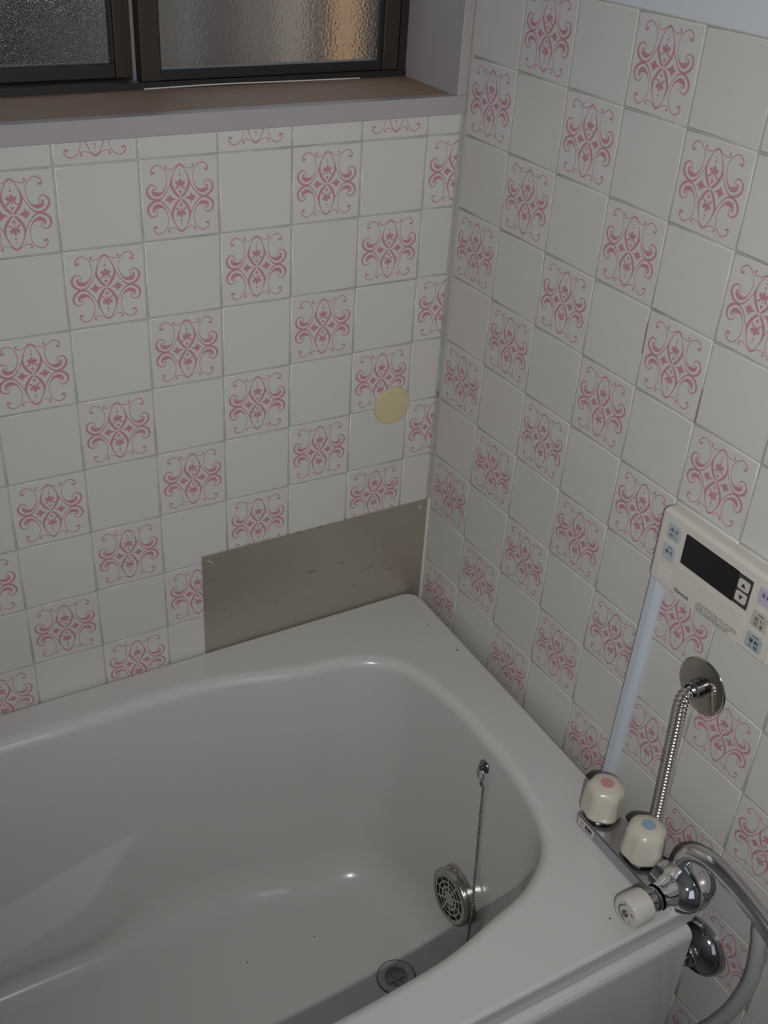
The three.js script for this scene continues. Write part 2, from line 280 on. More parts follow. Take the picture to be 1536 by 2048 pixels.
{
  const prof = [];                                  // [rho, y] from the lip down and over the floor
  const rl = 0.017, D = 0.29;
  for (let k = 0; k <= 8; k++) { const a = k / 8 * 1.42; prof.push([1 - rl * Math.sin(a) / D, RIM - rl * (1 - Math.cos(a))]); }
  const y1 = prof[8][1], r1 = prof[8][0], yw = TF + 0.075, rw = 0.858;
  for (let k = 1; k <= 84; k++) prof.push([r1 + (rw - r1) * k / 84, y1 + (yw - y1) * k / 84]);
  for (let k = 1; k <= 12; k++) { const a = k / 12 * Math.PI / 2; prof.push([rw - 0.2 * (1 - Math.cos(a)), yw - 0.075 * Math.sin(a)]); }
  const rf = rw - 0.2;
  for (let k = 1; k <= 12; k++) prof.push([rf * (1 - k / 12), TF]);
  const pos = [], idx = [];
  const L = prof.length;
  for (let k = 0; k < L; k++) for (let i = 0; i < NL; i++) {
    const q = tubPoint(lip[i], prof[k][0], prof[k][1]);
    // armrest ledge moulded into the long sides
    const run = -0.53 - q.x;
    if (run > 0 && k > 8 && Math.abs(q.z - 0.36) > 0.1) {
      const yu = 0.31 - 0.285 * run, gap = 0.012 + 0.05 * sm(0, 0.16, run), d = 0.034 * sm(0, 0.15, run) * sm(-1.08, -0.98, q.x), r = Math.max(0, Math.min(1, (yu - q.y) / gap));
      q.z += Math.sign(0.36 - q.z) * d * r * sm(0.1, 0.2, Math.abs(q.z - 0.36)) * sm(TF, TF + 0.07, q.y);
    }
    pos.push(q.x, q.y, q.z);
  }
  for (let k = 0; k < L - 1; k++) for (let i = 0; i < NL; i++) { const a = k * NL + i, b = k * NL + (i + 1) % NL; idx.push(a, a + NL, b, b, a + NL, b + NL); }
  const inner = new THREE.BufferGeometry(); inner.setAttribute('position', new THREE.Float32BufferAttribute(pos, 3)); inner.setIndex(idx);
  // outer contour with rounded corners
  const con = [];
  const corners = [[-0.0145, 0.003], [-0.0245, 0.7195], [-1.245, 0.7195], [-1.245, 0.003]], rc = [0.03, 0.014, 0.012, 0.012];
  corners.forEach((c, i) => {
    const p = corners[(i + 3) % 4], n = corners[(i + 1) % 4], u = V(p[0] - c[0], 0, p[1] - c[1]).normalize(), w = V(n[0] - c[0], 0, n[1] - c[1]).normalize();
    for (let k = 0; k <= 8; k++) { const t = k / 8, a = (1 - t) * (1 - t), b = t * t; con.push([c[0] + rc[i] * (u.x * a + w.x * b), c[1] + rc[i] * (u.z * a + w.z * b)]); }
    for (let k = 1; k < 14; k++) { const t = k / 14, A = [c[0] + rc[i] * w.x, c[1] + rc[i] * w.z], j = (i + 1) % 4, B = [n[0] - rc[j] * w.x, n[1] - rc[j] * w.z]; con.push([A[0] + (B[0] - A[0]) * t, A[1] + (B[1] - A[1]) * t]); }
  });
  const NC = con.length, cen = [-0.63, 0.36];
  const inset = (c, d) => [c[0] + Math.sign(cen[0] - c[0]) * Math.min(d, Math.abs(cen[0] - c[0])) * (Math.abs(c[0] - cen[0]) > 0.58 ? 1 : 0), c[1] + Math.sign(cen[1] - c[1]) * d * (Math.abs(c[1] - cen[1]) > 0.33 ? 1 : 0)];
  const re = 0.0055, outP = [], outI = [];
  const rings = [];
  for (let k = 0; k <= 5; k++) { const a = k / 5 * Math.PI / 2; rings.push([re * (1 - Math.sin(a)), RIM - re * (1 - Math.cos(a))]); }
  rings.push([0, RIM - 0.028], [0.0, RIM - 0.0315], [0.002, RIM - 0.033], [0.012, RIM - 0.034], [0.02, RIM - 0.045], [0.02, 0.002]);
  for (const [d, y] of rings) for (const c of con) { const q = inset(c, d); outP.push(q[0], y, q[1]); }
  for (let k = 0; k < rings.length - 1; k++) for (let i = 0; i < NC; i++) { const a = k * NC + i, b = k * NC + (i + 1) % NC; outI.push(a, b, a + NC, b, b + NC, a + NC); }
  const outer = new THREE.BufferGeometry(); outer.setAttribute('position', new THREE.Float32BufferAttribute(outP, 3)); outer.setIndex(outI);
  const shapeOf = (pts, hole) => { const s = new THREE.Shape(pts.map((p) => new THREE.Vector2(p[0], -p[1]))); if (hole) s.holes.push(new THREE.Path(hole.map((p) => new THREE.Vector2(p.x, -p.z)))); const g = new THREE.ShapeGeometry(s); g.rotateX(-Math.PI / 2); return g; };
  const topG = shapeOf(con.map((c) => inset(c, re)), lip); topG.translate(0, RIM, 0);
  const botG = shapeOf(con.map((c) => inset(c, 0.02))); botG.rotateX(Math.PI); botG.scale(1, 1, -1); botG.translate(0, 0.002, 0);
  const strip = (g) => { const c = g.index ? g.toNonIndexed() : g; for (const k of Object.keys(c.attributes)) if (k !== 'position') c.deleteAttribute(k); return c; };
  { const ix = botG.index.array; for (let i = 0; i < ix.length; i += 3) { const t = ix[i]; ix[i] = ix[i + 1]; ix[i + 1] = t; } }
  let shell = mergeVertices(mergeGeometries([strip(inner), strip(outer), strip(topG), strip(botG)]), 1e-5);
  { // drop the triangles that collapsed where the floor rings meet
    const p = shell.attributes.position, ix = shell.index.array, keep = [], a = V(0, 0, 0), b = V(0, 0, 0), c = V(0, 0, 0);
    for (let i = 0; i < ix.length; i += 3) { if (ix[i] === ix[i + 1] || ix[i + 1] === ix[i + 2] || ix[i] === ix[i + 2]) continue; keep.push(ix[i], ix[i + 1], ix[i + 2]); }
    shell.setIndex(keep);
  }
  shell.computeVertexNormals();
  shell.setAttribute('uv', new THREE.Float32BufferAttribute(new Float32Array(shell.attributes.position.count * 2), 2));
  const A = new Brush(shell, tubMat), B = new Brush(new THREE.CylinderGeometry(0.0185, 0.0185, 0.06, 40), tubMat);
  B.position.set(-0.2365, TF, 0.377); B.updateMatrixWorld(); A.updateMatrixWorld();
  const ev = new Evaluator(); ev.useGroups = false;
  const cut = ev.evaluate(A, B, SUBTRACTION);
  mesh('tub_shell', cut.geometry, tubMat, bathtub);
  const speckMat = mat(lin(0.07, 0.06, 0.045), 0.9);
  for (const [x, y, z, r] of [[-0.0364, RIM, 0.1738, 0.0016], [-0.0454, RIM, 0.0968, 0.001], [-0.1478, RIM, 0.6852, 0.0011], [-0.3192, TF, 0.2482, 0.0012], [-0.4373, TF, 0.2415, 0.0012], [-0.5863, TF, 0.1513, 0.0012]]) { const g = new THREE.CylinderGeometry(r * 0.8, r, 0.0006, 9); g.scale(1, 1, 1.3); g.translate(x, y + 0.0002, z); mesh('dirt_speck', g, speckMat, bathtub); }
  // apron with a rounded shoulder
  const ap = new THREE.Shape([[0.69, 0.01], [0.7315, 0.01], [0.7325, 0.492], [0.7317, 0.4972], [0.7292, 0.5018], [0.7245, 0.505], [0.721, 0.506], [0.69, 0.506]].map((p) => new THREE.Vector2(p[0], p[1])));
  const ag = new THREE.ExtrudeGeometry(ap, { depth: 1.2, bevelEnabled: false }); ag.rotateY(-Math.PI / 2); ag.translate(-0.044, 0, 0);
  mesh('front_apron', ag, tubMat, bathtub);
  // drain
  const dr = new THREE.Group(); dr.name = 'drain'; dr.position.set(-0.2365, TF, 0.377); bathtub.add(dr);
  mesh('flange', lathe([[0.0188, -0.012], [0.0188, 0.0006], [0.0194, 0.0016], [0.026, 0.0026], [0.0295, 0.0022], [0.0308, 0.0008], [0.0308, -0.001]]), mat(lin(0.5, 0.5, 0.53), 0.35), dr);
  mesh('gasket', lathe([[0.0308, -0.001], [0.0308, 0.0007], [0.0314, 0.001], [0.032, 0.0006], [0.032, -0.001]]), blackRubber, dr);
  mesh('strainer_cup', lathe([[0.0186, 0.0], [0.0182, -0.004], [0.0165, -0.0075], [0, -0.0085]]), mat(lin(0.4, 0.41, 0.47), 0.35), dr);
  mesh('strainer_bar', [box(-0.001, 0.001, -0.0088, -0.006, -0.015, 0.015), box(-0.015, 0.015, -0.0088, -0.006, -0.001, 0.001)], mat(lin(0.35, 0.36, 0.38), 0.35), dr);
  mesh('shaded_hole_disc', [0.6, 2.2].map((a) => { const g = new THREE.CylinderGeometry(0.0035, 0.0035, 0.0006, 16); g.translate(Math.cos(a) * 0.009, -0.0079, Math.sin(a) * 0.009); return g; }), mat(lin(0.28, 0.29, 0.33), 0.5), dr);  // solid discs, the shade inside holes put into a darker grey
  // round inlet of the reheating circuit on the end wall
  const port = new THREE.Group(); port.name = 'circulation_inlet'; port.position.set(-0.1294, 0.2301, 0.3793); bathtub.add(port);
  port.quaternion.setFromUnitVectors(V(0, 1, 0), V(-0.024, 0.0016, 0.0).normalize());
  const steel = mat(lin(0.5, 0.49, 0.46), 0.24, { metalness: 1 });
  const RP = 0.046;
  mesh('housing', lathe([[RP + 0.0005, -0.012], [RP + 0.0005, 0.008], [RP, 0.0085], [RP, 0.019], [RP - 0.0012, 0.0222], [RP - 0.004, 0.0236], [RP - 0.0075, 0.024], [RP - 0.0075, 0.021]], 72), steel, port);
  const face = new THREE.Shape(); face.absarc(0, 0, RP - 0.0072, 0, Math.PI * 2);
  for (const [r0, r1, n, gap] of [[0.0287, 0.0348, 10, 0.003], [0.02, 0.0258, 10, 0.003], [0.0118, 0.0162, 10, 0.0034]]) for (let k = 0; k < n; k++) {
    const a0 = (k + 0.5) / n * 2 * Math.PI + gap / 2 / r0, a1 = (k + 1.5) / n * 2 * Math.PI - gap / 2 / r0, h = new THREE.Path();
    for (let s = 0; s <= 4; s++) { const a = a0 + (a1 - a0) * s / 4; s ? h.lineTo(Math.cos(a) * r1, Math.sin(a) * r1) : h.moveTo(Math.cos(a) * r1, Math.sin(a) * r1); }
    for (let s = 4; s >= 0; s--) { const a = a0 + (a1 - a0) * s / 4; h.lineTo(Math.cos(a) * r0, Math.sin(a) * r0); }
    h.closePath(); face.holes.push(h);
  }
  const fg = new THREE.ExtrudeGeometry(face, { depth: 0.0015, bevelEnabled: false, curveSegments: 36 }); fg.rotateX(-Math.PI / 2); fg.translate(0, 0.0218, 0);
  mesh('grille', fg, steel, port);
  mesh('grey_backing_disc', lathe([[0, 0.003], [RP - 0.0005, 0.003]], 40), mat(lin(0.2, 0.19, 0.21), 0.6), port);  // dark grey disc set back behind the grille slots
  mesh('backing_ring', lathe([[RP + 0.0006, -0.012], [RP + 0.0018, -0.012], [RP + 0.0018, 0.0035], [RP + 0.0006, 0.004]], 72), mat(lin(0.4, 0.41, 0.46), 0.4), port);
  const lc = canvas(512, 64), lx = lc.getContext('2d');
  lx.clearRect(0, 0, 512, 64); lx.translate(512, 64); lx.rotate(Math.PI);
  lx.fillStyle = '#c22'; lx.beginPath(); lx.moveTo(130, 8); lx.lineTo(190, 8); lx.lineTo(160, 58); lx.fill(); lx.fillStyle = '#eee'; lx.beginPath(); lx.moveTo(142, 15); lx.lineTo(178, 15); lx.lineTo(160, 46); lx.fill(); lx.fillStyle = '#333'; lx.fillRect(157, 20, 6, 14);
  lx.strokeStyle = '#151210'; lx.lineWidth = 6; lx.lineCap = 'round';
  for (const ox of [30, 75, 215, 262, 310, 358, 406]) { lx.beginPath(); for (let s = 0; s < 4; s++) { const a = [ox + rnd() * 30, 14 + rnd() * 36]; lx.moveTo(...a); lx.lineTo(a[0] + (rnd() < 0.5 ? 18 : 0) + rnd() * 6, a[1] + (rnd() < 0.5 ? 0 : 16)); } lx.stroke(); }
  const lg = new THREE.CylinderGeometry(RP + 0.0004, RP + 0.0004, 0.009, 40, 1, true, 0, 1.0); lg.translate(0, 0.0135, 0);
  const lm = mesh('warning_label', lg, new THREE.MeshPhysicalMaterial({ map: tex(lc), transparent: true, roughness: 0.4 }), port);
  lm.rotation.y = 1.15;
}

// plug chain hanging into the tub
{
  const t = thing('plug_chain', 'thin steel ball chain hanging on the end wall inside the tub', 'chain');
  const dark = mat(lin(0.3, 0.29, 0.28), 0.22, { metalness: 1 });
  const hd = lathe([[0.0105, -0.002], [0.0105, 0.0015], [0.008, 0.004], [0.0055, 0.0055], [0.005, 0.0075], [0.0034, 0.0092], [0, 0.0098]], 24); hd.rotateZ(Math.PI / 2); hd.translate(-0.1122, 0.4948, 0.3711);
  mesh('anchor', hd, mat(lin(0.2, 0.2, 0.2), 0.2, { metalness: 1 }), t);
  const ring = tube([[0, 0.0105, 0], [0.006, 0.006, 0], [0.0065, -0.002, 0], [0.003, -0.0095, 0], [-0.003, -0.0095, 0], [-0.0065, -0.002, 0], [-0.006, 0.006, 0]].map((p) => [p[2], p[1], p[0]]), 0.0016, 48, 8, true); ring.translate(-0.1198, 0.484, 0.3735);
  mesh('ring', ring, chromeDull, t);
  const link = tube([[0, 0.004, 0], [0.003, 0, 0], [0, -0.005, 0], [-0.003, 0, 0]], 0.0014, 24, 8, true); link.rotateY(0.5); link.translate(-0.1195, 0.4715, 0.377);
  mesh('clasp', [link, (() => { const s = new THREE.SphereGeometry(0.0028, 10, 8); s.translate(-0.1188, 0.466, 0.379); return s; })()], dark, t);
  const cc = new THREE.CatmullRomCurve3([[-0.1186, 0.4642, 0.3818], [-0.1224, 0.3845, 0.3909], [-0.1269, 0.3305, 0.4008], [-0.1324, 0.2924, 0.4105], [-0.139, 0.2671, 0.4208], [-0.1434, 0.2469, 0.4275], [-0.1447, 0.2139, 0.4292], [-0.1438, 0.1795, 0.4272], [-0.1475, 0.1395, 0.426], [-0.172, 0.104, 0.44], [-0.21, 0.0855, 0.49]].map((p) => V(...p)), false, 'centripetal');
  const len = cc.getLength(), nB = Math.floor(len / 0.0044), balls = [];
  for (let k = 0; k <= nB; k++) { const s = new THREE.SphereGeometry(0.00215, 10, 8), p = cc.getPointAt(k / nB); s.translate(p.x, p.y, p.z); balls.push(s); }
  balls.push(tube(cc, 0.0007, 80, 5));
  mesh('ball_chain', balls, mat(lin(0.3, 0.29, 0.275), 0.25, { metalness: 1 }), t);
}

// ------------------------------------------------------------------ things on the back wall
{
  const t = thing('splash_plate', 'brushed stainless steel plate screwed to the wall above the tub corner', 'plate');
  const streak = noiseTex(512, (u, v) => { const a = fbm(u * 2, v * 140, 3, 2) * 0.05; const s = Math.max(0, fbm(u * 12, v * 30, 4, 33) - 0.3) * 0.8; return [0.72 + a * 0.5 - s, 0.7 + a * 0.5 - s, 0.66 + a * 0.5 - s]; }, true);
  const rough = noiseTex(512, (u, v) => 0.42 + 0.06 * fbm(u * 3, v * 90, 3, 8) + 0.1 * fbm(u * 6, v * 6, 3, 15));
  const sheet = rbox(-0.3975, -0.0045, 0.522, 0.7205, 0.0004, 0.0022, 0.0007, 2);
  { const p = sheet.attributes.position, uv = sheet.attributes.uv; for (let i = 0; i < p.count; i++) uv.setXY(i, (p.getX(i) + 0.4) / 0.4, (p.getY(i) - 0.54) / 0.4); }
  mesh('sheet', sheet, new THREE.MeshPhysicalMaterial({ map: streak, color: lin(1, 0.97, 0.94), metalness: 0.66, roughness: 1, roughnessMap: rough }), t);
  for (const [x, y] of [[-0.385, 0.7065], [-0.018, 0.7085]]) { const g = lathe([[0.0048, 0], [0.0046, 0.0012], [0.0036, 0.0025], [0.0018, 0.0032], [0, 0.0033]], 24); g.rotateX(Math.PI / 2); g.translate(x, y, 0.0021); mesh('screw', g, chrome, t); }
}
{
  const g = lathe([[0, 0.0042], [0.027, 0.0042], [0.0298, 0.0036], [0.0306, 0.0022], [0.0306, 0.0002]], 64); g.rotateX(Math.PI / 2); g.translate(-0.0838, 0.9075, 0);
  tag(mesh('round_wall_cap', g, mat(lin(0.64, 0.57, 0.34), 0.5)), 'round yellowish cream cap stuck on the wall tiles', 'wall cap');
}

// ------------------------------------------------------------------ lettering
const GLYPH = {        // strokes on a 10 x 10 field
  '呼': 'M1 3L1 7L3.4 7L3.4 3Z M4.6 2L9 1.2 M5.2 3L5.6 4.6 M8.6 2.8L8 4.6 M4.3 5.4L9.6 5.4 M7 1.8L7 9L6 8.6',
  'び': 'M1 3L4.4 2.4L2.4 5.6L3 8L5 8.6L6.6 7L7 3L8.6 6 M8 1.4L8.6 2.4 M9.2 1L9.8 2',
  '出': 'M5 0.6L5 9 M2 1.6L2 4.6L8 4.6L8 1.6 M1 5.6L1 9L9 9L9 5.6',
  'し': 'M3 1L3 7L4.4 9L6.6 8.6L8.4 6.6',
  '優': 'M2.4 0.8L0.8 4 M1.8 3L1.8 9.4 M3.4 1L9.6 1 M4.4 2L4.4 5L8.6 5L8.6 2Z M4.4 3.5L8.6 3.5 M3.2 6L9.8 6 M4 7L8.6 9.6 M8.4 7L4 9.6',
  '先': 'M3 0.8L1.8 3.4 M2.2 2.4L8.6 2.4 M5.2 0.6L5.2 5 M0.8 5L9.4 5 M4 5L3.4 7.6L1 9.4 M6.4 5L6.4 8.6L9.4 8.6L9.4 7',
  'お': 'M1 3L6 2.6 M3.4 0.8L3.4 8L1.6 8.4L1.4 6.6L6 5L8.4 6L8 8.4L5.8 9 M7.4 1.6L9 3.2',
  'い': 'M2 2L2 7L3.4 8.6L4.4 7 M7.4 2.6L8.6 6.6',
  'だ': 'M0.8 3L5.6 2.4 M3 0.8L1.6 9 M5.4 5L8.6 4.8 M5 7.2L5.6 8.8L9 8.8 M7 1L7.6 2 M8.6 0.8L9.2 1.8',
  'き': 'M2 2.4L8 1.6 M2 4.6L8.4 3.8 M4 0.6L7.4 6.4L4 6.2 M2.6 7L3.6 9L7 9',
  '運': 'M1 1L2.4 2.4 M0.6 4.4L2.4 4.4L1.6 8L9.8 9.4 M3.4 2L3.4 1L9.4 1L9.4 2 M4.2 3L8.6 3 M4.2 4L8.6 4L8.6 6.2L4.2 6.2Z M4.2 5.1L8.6 5.1 M3.6 7.4L9.2 7.4 M6.4 2L6.4 8.6',
  '転': 'M0.8 1.8L4.4 1.8 M1.2 3.2L4 3.2L4 6L1.2 6Z M1.2 4.6L4 4.6 M0.6 7.4L4.8 7.4 M2.6 0.6L2.6 9.4 M5.8 2L9 2 M5.2 4.4L9.8 4.4 M7.2 4.4L6 8.6L9.2 8 M8.2 6.4L9.6 9',
  '入': 'M3.6 1.2L5.2 1.2L5 4L3.4 7L1 9.2 M5.2 3.4L7 7L9.4 9.2',
  '切': 'M0.6 4L4.6 3.2 M2.4 1L2.4 7L4.4 6.2 M4.8 2L9.2 2L8.8 8.6L7.4 8.6 M6.8 2L6.2 6L4.4 9',
  '自': 'M5 0.6L4.2 2 M2.4 2L2.4 9.2L7.6 9.2L7.6 2Z M2.4 4.4L7.6 4.4 M2.4 6.8L7.6 6.8',
  '動': 'M1 1.6L5 1 M0.6 2.8L5.4 2.8 M1.2 4L4.8 4L4.8 6.4L1.2 6.4Z M3 1L3 8.8 M0.8 7.6L5.2 7.6 M0.6 9L5.4 8.8 M5.8 3.4L9.2 3.4L8.8 9L7.6 9 M7.4 1L7 6L5.4 9.2',
};
function glyph(x, ch, px, py, s, w) {
  x.lineWidth = w; x.lineCap = 'round'; x.lineJoin = 'round'; x.beginPath();
  for (const st of GLYPH[ch].split('M').filter((q) => q.trim())) {
    const close = st.includes('Z'), pts = st.replace('Z', '').split('L').map((q) => q.trim().split(/\s+/).map(Number));
    pts.forEach((p, i) => (i ? x.lineTo(px + p[0] / 10 * s, py + p[1] / 10 * s) : x.moveTo(px + p[0] / 10 * s, py + p[1] / 10 * s)));
    if (close) x.closePath();
  }
  x.stroke();
}
// faces of things on the right wall: local x runs along +z of the room, local y up, local z out of the wall
function onRight(parent, z, y, out) { const g = new THREE.Group(); g.position.set(-out, y, z); g.rotation.y = -Math.PI / 2; parent.add(g); return g; }
function roundRect(w, h, r) { const s = new THREE.Shape(), x = -w / 2, y = -h / 2; s.moveTo(x + r, y); s.lineTo(x + w - r, y); s.absarc(x + w - r, y + r, r, -Math.PI / 2, 0); s.lineTo(x + w, y + h - r); s.absarc(x + w - r, y + h - r, r, 0, Math.PI / 2); s.lineTo(x + r, y + h); s.absarc(x + r, y + h - r, r, Math.PI / 2, Math.PI); s.lineTo(x, y + r); s.absarc(x + r, y + r, r, Math.PI, Math.PI * 1.5); return s; }
function slab(w, h, r, depth, bevel) { const g = new THREE.ExtrudeGeometry(roundRect(w - bevel * 2, h - bevel * 2, Math.max(r - bevel, 0.0002)), { depth: depth - bevel, bevelEnabled: bevel > 0, bevelThickness: bevel, bevelSize: bevel, bevelSegments: 3, curveSegments: 8 }); const p = g.attributes.position, uv = g.attributes.uv; for (let i = 0; i < p.count; i++) uv.setXY(i, p.getX(i) / w + 0.5, p.getY(i) / h + 0.5); return g; }

// ------------------------------------------------------------------ bath controller
{
  const t = thing('bath_controller', 'cream bath heater control panel with a dark display on the tiled wall', 'controller', [0, 0.95, 0.604]);
  t.rotation.y = -Math.PI / 2;
  const cream = mat(lin(0.68, 0.65, 0.6), 0.42), D0 = 0.018;
  const at = (z, y) => [z - 0.604, y - 0.95];
  // body: flat front, chamfered top and sides
  const bw = 0.196, bh = 0.1;
  const body = new THREE.ExtrudeGeometry(roundRect(bw - 0.012, bh - 0.008, 0.003), { depth: 0.011, bevelEnabled: true, bevelThickness: 0.0065, bevelSize: 0.005, bevelSegments: 4, curveSegments: 8 });
  body.translate(0, 0, 0.0005);
  mesh('body', body, cream, t);
  const part = (name, z0, z1, y0, y1, r, depth, bevel, m, lift = D0) => { const q = mesh(name, slab(z1 - z0, y1 - y0, r, depth, bevel), m, t); const [a, b] = at((z0 + z1) / 2, (y0 + y1) / 2); q.position.set(a, b, lift); return q; };
  part('display', 0.5505, 0.6335, 0.9468, 0.9868, 0.0018, 0.0006, 0.0002, mat(lin(0.012, 0.01, 0.011), 0.25));
  part('key_surround', 0.633, 0.6538, 0.9475, 0.9862, 0.0015, 0.00055, 0.0002, mat(lin(0.05, 0.05, 0.06), 0.45));
  const keyFace = (up) => { const c = canvas(96, 80), x = c.getContext('2d'); x.fillStyle = 'rgb(205,200,190)'; x.fillRect(0, 0, 96, 80); x.fillStyle = '#332f38'; x.beginPath(); if (up) { x.moveTo(48, 22); x.lineTo(68, 56); x.lineTo(28, 56); } else { x.moveTo(48, 58); x.lineTo(68, 24); x.lineTo(28, 24); } x.fill(); return mat(lin(1, 1, 1), 0.45, { map: tex(c) }); };
  part('arrow_key', 0.6352, 0.651, 0.9685, 0.9815, 0.0025, 0.0016, 0.0005, keyFace(true));
  part('arrow_key', 0.6352, 0.651, 0.9525, 0.9655, 0.0025, 0.0016, 0.0005, keyFace(false));
  const button = (z0, y0, tone, rows, bar, w = 0.0195, h = 0.0205) => {
    const c = canvas(192, 200), x = c.getContext('2d'); x.fillStyle = tone; x.fillRect(0, 0, 192, 200); x.strokeStyle = '#3c4044';
    if (bar) { x.fillStyle = '#777'; x.fillRect(66, 18, 74, 18); }
    const top = bar ? 62 : 44, s = 56;
    rows.forEach((row, j) => [...row].forEach((ch, i) => glyph(x, ch, 96 - row.length * 34 + i * 68 + 6, top + j * 66, s, 7)));
    part('button', z0, z0 + w, y0, y0 + h, 0.003, 0.0022, 0.0008, mat(lin(1, 1, 1), 0.25, { map: tex(c), clearcoat: 0.6, clearcoatRoughness: 0.1 }));
  };
  button(0.5236, 0.967, 'rgb(178,188,192)', ['呼び', '出し'], false);
  button(0.5226, 0.939, 'rgb(188,191,199)', ['優先'], true);
  button(0.6645, 0.968, 'rgb(192,184,204)', ['自動'], false, 0.021);
  button(0.6645, 0.938, 'rgb(190,184,174)', ['おい', 'だき'], true, 0.021);
  button(0.6645, 0.9095, 'rgb(172,184,188)', ['運転', '入切'], true, 0.022);
  const hole = []; for (let i = 0; i < 5; i++) for (let j = 0; j < 6; j++) { const g = new THREE.CylinderGeometry(0.0008, 0.0008, 0.0012, 8); g.rotateX(Math.PI / 2); const [a, b] = at(0.5238 + i * 0.0042 + (j % 2) * 0.0002, 0.912 + j * 0.0034); g.translate(a, b, D0 + 0.0002); hole.push(g); }
  mesh('speaker_dots', hole, mat(lin(0.78, 0.77, 0.74), 0.4), t);
  part('lid', 0.5512, 0.6535, 0.9015, 0.9412, 0.0008, 0.0007, 0.0003, cream);
  part('finger_notch', 0.6535, 0.6572, 0.9265, 0.935, 0.0016, 0.0009, 0.0004, cream);
  const c = canvas(1024, 256), x = c.getContext('2d');
  x.clearRect(0, 0, 1024, 256); x.fillStyle = '#26211f'; x.font = 'bold 68px serif'; x.fillText('Rinnai', 8, 196);
  x.strokeStyle = '#35312e'; x.lineWidth = 3.6;
  const fake = (px, py, s, n) => { for (let k = 0; k < n; k++) { const X = px + k * s * 1.06; x.beginPath(); for (let q = 0; q < 5; q++) { const a = X + rnd() * s * 0.7, b = py + rnd() * s * 0.8; x.moveTo(a, b); if (rnd() < 0.55) x.lineTo(Math.min(X + s * 0.9, a + s * (0.3 + rnd() * 0.4)), b); else x.lineTo(a, Math.min(py + s * 0.95, b + s * (0.3 + rnd() * 0.5))); } x.stroke(); } };
  fake(384, 106, 25, 23); fake(400, 140, 25, 22); fake(400, 172, 25, 19); fake(376, 206, 23, 20);
  x.lineWidth = 2.5; x.strokeStyle = '#6a6661'; x.beginPath(); x.roundRect(362, 134, 34, 62, 8); x.stroke(); fake(366, 142, 26, 1); fake(366, 168, 26, 1);
  x.beginPath(); x.roundRect(362, 200, 520, 34, 14); x.stroke();
  const pl = mesh('lettering', new THREE.PlaneGeometry(0.1023, 0.0256), new THREE.MeshPhysicalMaterial({ map: tex(c), transparent: true, roughness: 0.5 }), t);
  const [pa, pb] = at(0.6025, 0.9145); pl.position.set(pa, pb, D0 + 0.0009);
}

// cable cover strip running down from the controller
{
  const s = new THREE.Shape([[-0.0103, 0], [0.0103, 0], [0.0103, 0.0045], [0.0085, 0.0095], [0.0035, 0.0115], [-0.006, 0.0115], [-0.009, 0.009], [-0.0103, 0.0045]].map((p) => new THREE.Vector2(...p)));
  const g = new THREE.ExtrudeGeometry(s, { depth: 0.368, bevelEnabled: false });
  g.rotateX(-Math.PI / 2);                     // along +y
  const m = mesh('cable_cover', g, mat(lin(0.6, 0.66, 0.74), 0.4));
  m.rotation.set(0, -Math.PI / 2, 0); m.geometry.scale(1, 1, -1); m.geometry.index ?? 0;
  m.geometry.computeVertexNormals();
  m.position.set(-0.0003, 0.531, 0.507);
  m.rotation.x = 0; m.rotateZ(-0.018);
  m.material.side = THREE.DoubleSide;
  tag(m, 'bluish white cable cover strip below the controller', 'cable cover');
}

// ------------------------------------------------------------------ flexible pipe with its wall plate
{
  const t = thing('flexible_pipe', 'corrugated metal water pipe bending from round wall plate to the tap', 'pipe');
  const mirror = mat(lin(0.5, 0.47, 0.42), 0.12, { metalness: 1 });
  const e = lathe([[0.0118, 0.0046], [0.02, 0.0042], [0.0335, 0.0022], [0.0365, 0.0014], [0.0372, 0.0004], [0.0372, 0]], 64); e.rotateZ(Math.PI / 2); e.translate(-0.0002, 0.799, 0.6125);
  mesh('wall_plate', e, mirror, t);
  const nut = new THREE.CylinderGeometry(0.0125, 0.0125, 0.01, 6); nut.rotateZ(Math.PI / 2); nut.translate(-0.0092, 0.799, 0.6125);
  const col = lathe([[0.0108, 0], [0.0108, 0.004], [0.0088, 0.0062]], 32); col.rotateZ(Math.PI / 2); col.translate(-0.0142, 0.799, 0.6128);
  mesh('nut', [nut, col], mat(lin(0.3, 0.29, 0.31), 0.22, { metalness: 1 }), t);
  const path = new THREE.CatmullRomCurve3([[-0.016, 0.799, 0.6128], [-0.0245, 0.7972, 0.614], [-0.0315, 0.7915, 0.616], [-0.0352, 0.7805, 0.6185], [-0.036, 0.762, 0.6205], [-0.036, 0.72, 0.6225], [-0.0358, 0.6702, 0.6248], [-0.036, 0.62, 0.6275], [-0.0375, 0.585, 0.6295], [-0.04, 0.5615, 0.631]].map((p) => V(...p)), false, 'centripetal');
  const len = path.getLength(), rings = Math.round(len / 0.0053);
  mesh('corrugated_hose', tube(path, (u) => 0.0058 + 0.0018 * Math.pow(0.5 - 0.5 * Math.cos(u * rings * Math.PI * 2), 0.7), rings * 9, 20), mat(lin(0.72, 0.68, 0.63), 0.16, { metalness: 1 }), t);
}

